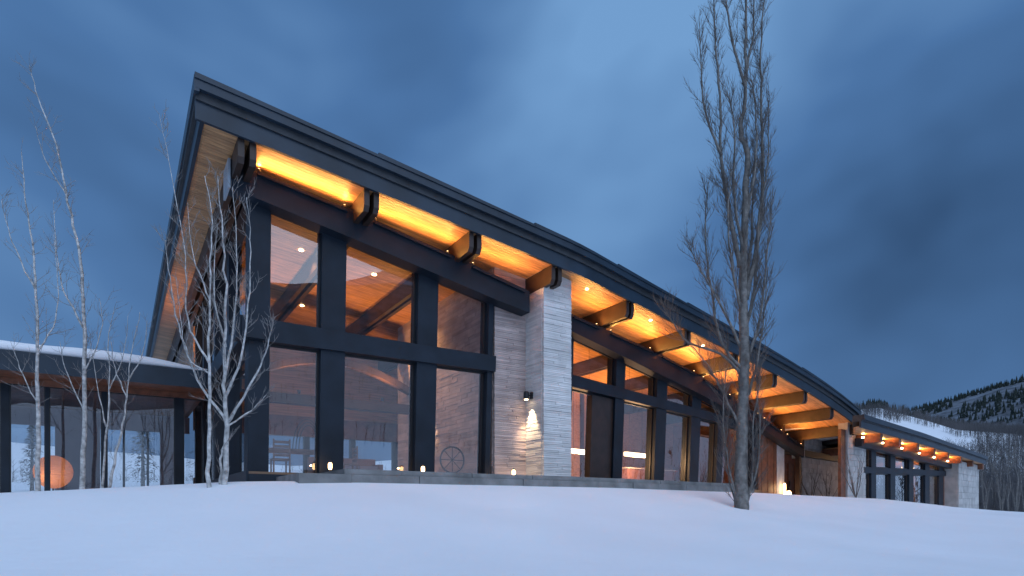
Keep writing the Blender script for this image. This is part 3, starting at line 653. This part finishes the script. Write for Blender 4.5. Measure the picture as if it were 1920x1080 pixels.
for i in (-1, 0, 1): mb = MB(); mb.box(sp_ + dL * (.66 * i) + H.n * .08 + Vector((0, 0, .46)), (.63, .68, .12), ang); mb.build('cushion', 'mauve', t)
# inner wall lamp washing the stone
ip = H.P(sw0 - .12, -4.2, FL + 2.5); t = thing('inner_wall_lamp', ip, 'shaded wall lamp washing the inner stone wall with warm light', 'lamp')
mb = MB(); H.bx(mb, sw0 - .06, sw0 + .03, -4.26, -4.14, FL + 2.42, FL + 2.6); mb.build('back_plate', 'black', t)
mb = MB(); mb.lathe(ip, [(.1, -.1), (.07, .1), (.02, .12)], 14); mb.build('shade', 'black', t)
lamp('wall_lamp_light', 'SPOT', ip - Vector((0, 0, .14)), 160, (1, .66, .36), t, .04, H.P(sw0, -4.2, FL + .6), 80, .8)
# wire arch sculpture on it
ap = tp + dL * .35 + Vector((0, 0, .795)); t = thing('wire_arch_sculpture', ap, 'thin arched wire sculpture standing on the long wood table', 'sculpture')
for k in range(3):
    mb = MB(); mb.tube([ap + dL * (.42 * math.cos(a) * (1 - .16 * k)) + H.n * (.08 * (k - 1)) + Vector((0, 0, max(0, (.95 - .1 * k) * math.sin(a)))) for a in lin(0, math.pi, 18)], .014, 6); mb.build('hoop', 'iron', t)
mb = MB(); mb.box(ap + Vector((0, 0, .01)), (.95, .25, .025), ang); mb.build('base', 'iron', t)
# spoked iron wheel by the stone wall
wp_ = H.P(H.S(848, -1.6), -1.6, FL); t = thing('iron_wheel', wp_, 'spoked iron wheel standing upright inside beside the stone wall', 'sculpture')
hub = wp_ + Vector((0, 0, .64)); mb = MB(); mb.tube([hub + dL * (.42 * math.cos(a)) + Vector((0, 0, .42 * math.sin(a))) for a in lin(0, 2 * math.pi, 28)], .03, 6); mb.build('rim', 'iron', t)
for k in range(4):
    a = math.pi * k / 4; v = dL * (.42 * math.cos(a)) + Vector((0, 0, .42 * math.sin(a))); mb = MB(); mb.tube([hub - v, hub + v], .014, 5); mb.build('spoke', 'iron', t)
mb = MB(); mb.box(wp_ + Vector((0, 0, .11)), (.3, .3, .22), ang); mb.build('stand', 'iron', t)
# linear pendants in the right hand room
for px, py, wd, lb in ((1090, 847, 2.1, 'long glowing bar lamp behind the narrow pane next to the stone pier'), (1192, 853, 2.6, 'long glowing bar lamp behind the pane right of the dark door')):
    s, z = HR.SZ(px, py, -2.2); p = HR.P(s, -2.2, z); d = (HR.P(s + 1, 0, 0) - HR.P(s, 0, 0)).normalized()
    t = thing('bar_pendant', p, lb, 'lamp'); mb = MB(); mb.box(p, (wd * .62, .14, .17), math.atan2(d.y, d.x)); mb.build('light_bar', 'tube_lamp', t)
    for sg in (-1, 1): q = p + d * (sg * .5); mb = MB(); mb.tube([q + Vector((0, 0, .08)), Vector((q.x, q.y, roofz(q) + .02))], .008, 5); mb.build('cable', 'black', t)
    lamp('bar_light', 'POINT', p - Vector((0, 0, .3)), 260, (1, .58, .28), t, .15)
# counter in the right hand room
cp = HR.P(HR.S(1210, -3.2), -3.2, FL); t = thing('kitchen_counter', cp, 'wooden counter below the bar lamps', 'counter'); mb = MB(); mb.box(cp + Vector((0, 0, .45)), (3.6, .8, .9), math.atan2(.643, .766)); mb.build('cabinet', 'furniture', t); mb = MB(); mb.box(cp + Vector((0, 0, .93)), (3.7, .9, .05), math.atan2(.643, .766)); mb.build('worktop', 'plaster', t)
# recessed ceiling lights of the hall
for s, w in ((1.6, -3.2), (3.9, -3.2), (2.8, -8), (5.6, -4.5), (5.4, -9), (12, -2.5), (14.5, -4), (17.5, -3), (20, -3)):
    p = H.P(s, w, zs(s) - .012); mb = MB(); mb.lathe(p, [(.07, -.01), (.075, .012)], 12); mb.build('downlight', 'bulb', hall)
    lamp('downlight_beam', 'SPOT', p - Vector((0, 0, .05)), 270, (1, .55, .24), hall, .06, p - Vector((0, 0, 2)), 110, .8)
for i in range(3, 7):
    s = (pur_s[i] + pur_s[i + 1]) / 2; p = H.P(s, 1.0, zs(s) - .012); mb = MB(); mb.lathe(p, [(.05, -.01), (.055, .012)], 12); mb.build('downlight', 'bulb', hall)
for s, w, e in ((2.2, -6.0, 300), (5.2, -5.9, 300), (13, -5, 420), (17, -5, 420)):       # truss uplights warming the ceiling
    z = FL + 3.2; p = H.P(s, w, z); mb = MB(); mb.lathe(p, [(.06, -.12), (.06, 0)], 10); mb.build('uplight', 'black', hall); lamp('truss_uplight', 'SPOT', p + Vector((0, 0, .05)), e, WARM, hall, .05, p + Vector((0, 0, 2)), 150, .8)

# ------------------------------------------------------------------ trees
def at(px, py, Y): return Vector(((px - 960) / FPX * Y, Y, (HZ - py) / FPX * Y))
def smooth(pts, n=4):
    out = []; P_ = [pts[0]] + list(pts) + [pts[-1]]
    for i in range(1, len(P_) - 2):
        a, b, c, d = P_[i - 1:i + 3]
        for k in range(n):
            t = k / n; out.append(.5 * ((2 * b) + (c - a) * t + (2 * a - 5 * b + 4 * c - d) * t * t + (3 * b - a - 3 * c + d) * t ** 3))
    out.append(pts[-1]); return out
def twigs(mb, pts, rads, rg, dens, ln, ang, up, lvl, t0=.15, tk=1):
    """side shoots along a limb"""
    L_ = sum((pts[i + 1] - pts[i]).length for i in range(len(pts) - 1)); nb = int(L_ * dens)
    for _ in range(nb):
        t = rg.uniform(t0, 1) * (len(pts) - 1); i = min(int(t), len(pts) - 2); p = pts[i].lerp(pts[i + 1], t - i); r = rads[i]
        d = (pts[i + 1] - pts[i]).normalized(); ph = rg.uniform(0, 2 * math.pi); side = Vector((math.cos(ph), math.sin(ph), 0)); side = (side - d * side.dot(d)).normalized()
        a = R(rg.uniform(*ang)); v = (d * math.cos(a) + side * math.sin(a)).normalized(); l = ln * rg.uniform(.45, 1.15) * (1 - .45 * t / len(pts)); q = [p]; n = 5
        for k in range(n):
            v = (v + Vector((rg.gauss(0, .10), rg.gauss(0, .10), up / n + rg.gauss(0, .06)))).normalized(); q.append(q[-1] + v * (l / n))
        r0 = max(.0032, min(r * .45, tk * (.0025 + l * .0055))); rr_ = [r0 * (1 - .75 * k / n) + .0012 for k in range(n + 1)]
        mb.tube(q, rr_, 4 if lvl else 3, False)
        if lvl: twigs(mb, q, rr_, rg, dens * 1.5, ln * .42, ang, up, lvl - 1, .2, tk)
def tree(px, Y, limbs, r0, label, name='bare_tree', bm='aspen_bark', tm='aspen_twig', dens=4.6, ln=.8, ang=(25, 55), up=.35, seed=1, lvl=1, group=None, depth=.25, t0=.15):
    rg = random.Random(seed); x, z = at(px, 0, Y).x, ground(at(px, 0, Y).x, Y)
    root = thing(name, (x, Y, z - .03), label, 'tree', group); tw = MB()
    for k, (pl, ra, rb) in enumerate(limbs):
        base_y = None; pts = []; off = 0; drift = rg.uniform(-1, 1) * depth if k else 0
        for i, (a, b) in enumerate(pl): pts.append(at(a, b, Y + drift * (i / max(1, len(pl) - 1)) * (2 if k else 0)))
        if k == 0 or pl[0][1] > 890: g = pts[0].copy(); g.z = ground(g.x, g.y) - .15; pts[0] = g
        pts = smooth(pts, 5); n = len(pts); rd = [r0 * (ra + (rb - ra) * (i / (n - 1)) ** .6) for i in range(n)]
        pts = [p + Vector((rg.gauss(0, 1), rg.gauss(0, 1), 0)) * min(.012, rd[i]) if 0 < i < n - 1 else p for i, p in enumerate(pts)]
        mb = MB(); mb.tube(pts, rd, 9); mb.build('trunk' if k == 0 else 'limb', bm, root, smooth=True)
        twigs(tw, pts, rd, rg, dens, ln, ang, up, lvl, t0 if k == 0 else .12)
    tw.build('twigs', tm, root, kind='stuff'); return root
def depth_at(px, w): p = H.P(H.S(px, w), w, 0); return p.y
Y1 = depth_at(70, -4.2)
tree(70, Y1, [([(70, 921), (71, 800), (71, 690), (69, 560), (62, 470), (50, 380), (40, 285)], 1, .1), ([(70, 660), (104, 600), (108, 520), (100, 440)], .35, .06), ([(67, 545), (35, 480), (12, 420), (3, 375)], .35, .06), ([(71, 760), (38, 690), (20, 640)], .3, .06)], .075,
     'slim pale aspen rising in front of pavilion glass beside the paper globe', seed=3)
Y2 = depth_at(155, -4.4)
tree(155, Y2, [([(155, 916), (158, 780), (158, 620), (150, 490), (128, 380), (104, 270), (72, 185), (55, 122)], 1, .08), ([(157, 615), (120, 545), (106, 470), (100, 375)], .4, .06), ([(125, 365), (85, 300), (66, 235)], .3, .05), ([(157, 700), (190, 620), (186, 560)], .3, .06), ([(158, 770), (122, 690), (112, 640)], .28, .06)], .08,
     'tallest aspen before the pavilion, its top bending over to one side', seed=5)
Y3 = depth_at(195, -4.0)
tree(190, Y3, [([(188, 917), (198, 830), (205, 730), (203, 640), (215, 575)], 1, .12), ([(199, 800), (178, 700), (168, 620)], .5, .1), ([(205, 730), (232, 660), (240, 590)], .45, .08)], .042, 'short thin sapling growing upright next to a slanting sapling', seed=8, ln=.6, dens=4)
tree(204, Y3 - .3, [([(201, 917), (218, 850), (236, 760), (243, 690), (262, 585)], 1, .12), ([(238, 750), (215, 690), (208, 640)], .45, .1), ([(240, 715), (268, 660), (276, 600)], .45, .1)], .05, 'short sapling slanting away from the upright sapling by the pavilion', seed=11, ln=.6, dens=4)
Y4 = depth_at(405, 2.7)
tree(389, Y4, [([(390, 910), (393, 800), (392, 660), (393, 540), (398, 420), (384, 330)], 1, .12), ([(392, 680), (352, 600), (346, 480), (322, 330), (298, 212)], .5, .05), ([(392, 700), (352, 668), (338, 590), (330, 520)], .35, .06), ([(393, 560), (362, 480), (352, 380)], .4, .06)], .05, 'thin single stemmed pale tree beside the many limbed tree at hall corner', seed=14, ln=.6, dens=7, ang=(25, 50), up=.6)
tree(420, Y4 + .4, [([(422, 910), (425, 800), (420, 700), (424, 560), (416, 430), (408, 330)], 1, .1), ([(424, 790), (372, 712), (335, 610), (318, 520), (310, 450)], .5, .06), ([(425, 795), (475, 710), (502, 650), (512, 600)], .5, .08), ([(422, 745), (452, 670), (466, 570), (470, 450), (462, 370)], .5, .06), ([(425, 800), (470, 770), (500, 740)], .35, .08), ([(422, 700), (440, 600), (445, 470), (436, 350)], .5, .06), ([(423, 650), (402, 540), (408, 420)], .4, .06), ([(413, 908), (415, 860), (424, 830)], .45, .3)], .07,
     'pale many limbed aspen fanning upward before the tall hall corner', seed=17, ln=.65, dens=7, ang=(25, 50), up=.6)
# big cottonwood; its distance comes from where its foot meets the snow
print('cottonwood depth', Y5)
cw = [([(1389, 948), (1390, 860), (1393, 760), (1396, 640), (1393, 540), (1395, 470), (1398, 370), (1401, 290), (1388, 243), (1398, 180), (1398, 70), (1400, -60)], 1, .12),
      ([(1388, 500), (1368, 400), (1352, 300), (1350, 180), (1340, 60), (1338, -40)], .38, .06), ([(1352, 290), (1322, 205), (1314, 120), (1311, 60)], .2, .04),
      ([(1398, 560), (1418, 470), (1430, 350), (1428, 220), (1426, 100), (1436, -40)], .42, .06), ([(1396, 620), (1415, 540), (1424, 400), (1440, 300), (1441, 190)], .3, .05),
      ([(1394, 480), (1376, 360), (1378, 240), (1362, 170)], .25, .05), ([(1396, 160), (1374, 80), (1362, 0), (1356, -50)], .22, .06), ([(1398, 140), (1412, 60), (1414, -40)], .22, .06),
      ([(1390, 690), (1352, 640), (1330, 520), (1322, 420), (1326, 360)], .26, .05), ([(1388, 700), (1352, 664), (1290, 642), (1262, 606), (1246, 585)], .24, .05), ([(1389, 650), (1345, 560), (1310, 500), (1290, 455)], .22, .04),
      ([(1398, 680), (1425, 600), (1438, 480), (1446, 380)], .26, .05), ([(1396, 760), (1420, 680), (1432, 590), (1440, 500)], .22, .05), ([(1386, 800), (1352, 730), (1330, 690), (1300, 650)], .2, .05),
      ([(1388, 910), (1365, 870), (1356, 780), (1362, 690)], .18, .05), ([(1394, 915), (1418, 880), (1424, 800), (1418, 700)], .18, .05), ([(1392, 920), (1410, 890), (1412, 790), (1425, 720)], .16, .05), ([(1386, 920), (1368, 905), (1360, 850), (1368, 770)], .14, .05),
      ([(1396, 420), (1414, 330), (1418, 230), (1410, 150)], .25, .05), ([(1395, 600), (1372, 500), (1366, 400), (1372, 320)], .25, .05), ([(1397, 560), (1408, 460), (1412, 360), (1420, 260)], .28, .05)]
tree(1390, Y5, cw, .0130 * Y5, 'tall narrow bare cottonwood standing alone in the open snow', 'bare_cottonwood', 'bark', 'twig', dens=10, ln=.055 * Y5, ang=(15, 42), up=.55, seed=23, depth=.35, t0=.08)

# shrubs against the far stone wall, young trees at the far right
def shrub(px, w, h, n, seed, label, fr=H, group='leafless shrubs along the far stone walls'):
    rg = random.Random(seed); s = fr.S(px, w); p = fr.P(s, w, 0); p.z = ground(p.x, p.y) - .05; root = thing('bare_shrub', p, label, 'shrub', group); mb = MB(); tw = MB()
    for k in range(n):
        v = Vector((rg.gauss(0, .22), rg.gauss(0, .22), 1)).normalized(); q = [p.copy()]
        for j in range(5): v = (v + Vector((rg.gauss(0, .09), rg.gauss(0, .09), .05))).normalized(); q.append(q[-1] + v * h * rg.uniform(.8, 1.1) / 5)
        rd = [.022 * (1 - j / 6) for j in range(6)]; mb.tube(q, rd, 5); twigs(tw, q, rd, rg, 4, h * .3, (20, 45), .4, 0)
    mb.build('stems', 'twig', root); tw.build('twigs', 'twig', root, kind='stuff')
shrub(1520, -.2, 2.2, 6, 1, 'leafless shrub against stone wall between porch door and brown post', HR)
shrub(1553, 0, 2.3, 6, 2, 'leafless shrub against stone wall just before the brown post', HR)
shrub(1605, 2.2, 2.4, 7, 3, 'leafless shrub at the foot of the stone end wall')
def young(px, Y, hpx, seed, label):
    x = (px - 960) / FPX * Y; zb = (HZ - ground(x, Y) * FPX / Y); rg = random.Random(seed); P_ = [(px, zb + 3)]; n = 5
    for k in range(1, n + 1): P_.append((px + rg.uniform(-4, 4), zb - hpx * k / n))
    L_ = [(P_, 1, .12)]
    for k in range(7):
        t = rg.uniform(.2, .8); y0 = zb - hpx * t; d = rg.choice((-1, 1)) * rg.uniform(6, 17); L_.append(([(px, y0), (px + d * .6, y0 - hpx * .12), (px + d, y0 - hpx * .3)], .4, .08))
    tree(px, Y, L_, .09, label, 'young_tree', 'bark', 'twig', dens=2.6, ln=.9, seed=seed, group='young bare trees beyond the far wing', depth=1.2)
for i, (px, Y, h) in enumerate(((1846, 60, 120), (1862, 66, 150), (1878, 58, 105), (1893, 62, 160), (1906, 55, 120), (1922, 57, 150))):
    young(px, Y, h, 40 + i, 'young bare tree in the snow beyond the end of the far wing')

# wooded slopes: far-off leafless wood and conifers as masses
def hz(x, y, crest, r0, r1, r2, rough):
    r = math.hypot(x, y); ph = math.degrees(math.atan2(x, y)); t = (r - r0) / (r2 - r0); tc_ = (r1 - r0) / (r2 - r0)
    h = crest(ph) * r1 * (sstep(0, 1, t / tc_) if t < tc_ else 1 - .6 * (t - tc_) / (1 - tc_))
    return h + rough * r1 * min(1, max(0, t) * 3) * noise.fractal((x * 3.2 / r1, y * 3.2 / r1, 1.7), .9, 2.1, 5) - 3
def near_z(x, y): return max(hz(x, y, near_c, 150, 480, 650, .008), ground(x, y))
def far_z(x, y): return hz(x, y, far_c, 1000, 2100, 3000, .010)
V = []; Fc = []
def spike(p, q, r):
    a = Vector((r, 0, 0)); b = len(V); s = Vector((0, r, 0)); V.extend([tuple(p + a), tuple(p - a * .5 + s), tuple(p - a * .5 - s), tuple(q)]); Fc.extend([(b, b + 1, b + 3), (b + 1, b + 2, b + 3), (b + 2, b, b + 3)])
def wood_tree(x, y, z, h, rg, nt=16):
    p = Vector((x, y, z - .3)); spike(p, p + Vector((rg.gauss(0, .2), rg.gauss(0, .2), h)), .055)
    for _ in range(nt):
        t = rg.uniform(.15, .85); a = rg.uniform(0, 6.28); l = h * rg.uniform(.2, .42) * (1.1 - t * .6); b = p + Vector((0, 0, h * t)); spike(b, b + Vector((math.cos(a) * l * .75, math.sin(a) * l * .75, l * .8)), .05)
rg = random.Random(99); cnt = 0
while cnt < 14000:
    ph = rg.uniform(25, 46); r = 80 + 400 * rg.random() ** .8; x, y = r * math.sin(R(ph)), r * math.cos(R(ph))
    if noise.noise((x * .016, y * .016, 9)) + .4 * noise.noise((x * .06, y * .06, 2)) < (-.17 if r > 200 else -.4): continue
    wood_tree(x, y, near_z(x, y), rg.uniform(3.5, 7.5), rg, 14 if r < 250 else 9); cnt += 1
cnt = 0
while cnt < 5000:                            # the same wood goes on round the valley
    ph = rg.uniform(46, 384); ph = ph - 360 if ph > 180 else ph; r = rg.uniform(130, 480); x, y = r * math.sin(R(ph)), r * math.cos(R(ph))
    if noise.noise((x * .013, y * .013, 4)) < -.05: continue
    wood_tree(x, y, near_z(x, y), rg.uniform(4, 8), rg, 7); cnt += 1
me = bpy.data.meshes.new('leafless_wood'); me.from_pydata(V, [], Fc); me.materials.append(MATS['far_wood']); o = bpy.data.objects.new('leafless_wood', me); col.objects.link(o)
o['kind'] = 'stuff'; tag(o, 'grey leafless wood covering the snowy valley slopes', 'woodland')
V = []; Fc = []
def fir(x, y, z, h, rg):
    for k in range(7):
        t = k / 7; r = h * .24 * (1 - t) + .15; n = 7; b = len(V); a0 = rg.uniform(0, 6)
        for j in range(n): q = r * rg.uniform(.6, 1.2); V.append((x + q * math.cos(a0 + 6.283 * j / n), y + q * math.sin(a0 + 6.283 * j / n), z + h * (t * .9 + .02) + rg.uniform(-.2, .2)))
        V.append((x, y, z + h * min(1, t * .9 + .32))); Fc.extend([(b + j, b + (j + 1) % n, b + n) for j in range(n)])
for _ in range(150):
    ph = rg.gauss(31.0, .75); r = rg.uniform(440, 490); x, y = r * math.sin(R(ph)), r * math.cos(R(ph)); fir(x, y, near_z(x, y) - .4, rg.uniform(3.5, 7.5), rg)
for _ in range(9000):
    ph = rg.uniform(28, 60); r = rg.uniform(1300, 2120); x, y = r * math.sin(R(ph)), r * math.cos(R(ph))
    if noise.noise((x * .006, y * .006, 4)) < -.15: continue
    fir(x, y, far_z(x, y) - 1, rg.uniform(3, 17), rg)
me = bpy.data.meshes.new('conifer_wood'); me.from_pydata(V, [], Fc); me.materials.append(MATS['conifer']); o = bpy.data.objects.new('conifer_wood', me); col.objects.link(o)
o['kind'] = 'stuff'; tag(o, 'dark conifer wood along the hill crest and far mountain', 'woodland')
# conifers behind the pavilion, seen through its glass
for k, (px, Y, h, lb) in enumerate(((60, 46, 5.5, 'dark fir seen through pavilion glass above the paper globe'), (268, 40, 6, 'dark fir seen through the widest pavilion pane'), (385, 44, 6.5, 'dark fir seen through the narrow pane by the hall corner'))):
    x = (px - 960) / FPX * Y; z = ground(x, Y); t = thing('fir_tree', (x, Y, z), lb, 'tree', None); V = []; Fc = []; rg = random.Random(k)
    mb = MB(); mb.tube([(x, Y, z - .2), (x, Y, z + h * .95)], [.14, .02], 7); mb.build('trunk', 'bark', t)
    for q in range(1500):
        u = rg.random() ** .8; a = rg.uniform(0, 6.283); rr2 = h * .24 * (1 - u) * (rg.random() ** .5) * (.75 + .25 * math.sin(u * 40)); c = Vector((x + rr2 * math.cos(a), Y + rr2 * math.sin(a), z + h * (.08 + .92 * u))); d = Vector((math.cos(a), math.sin(a), -.35)) * .22; e = Vector((-math.sin(a), math.cos(a), 0)) * .06; b = len(V)
        V += [tuple(c - e), tuple(c + e), tuple(c + d)]; Fc.append((b, b + 1, b + 2))
    me = bpy.data.meshes.new('foliage'); me.from_pydata(V, [], Fc); me.materials.append(MATS['conifer']); o = bpy.data.objects.new('foliage', me); col.objects.link(o); attach(o, t); o['kind'] = 'stuff'
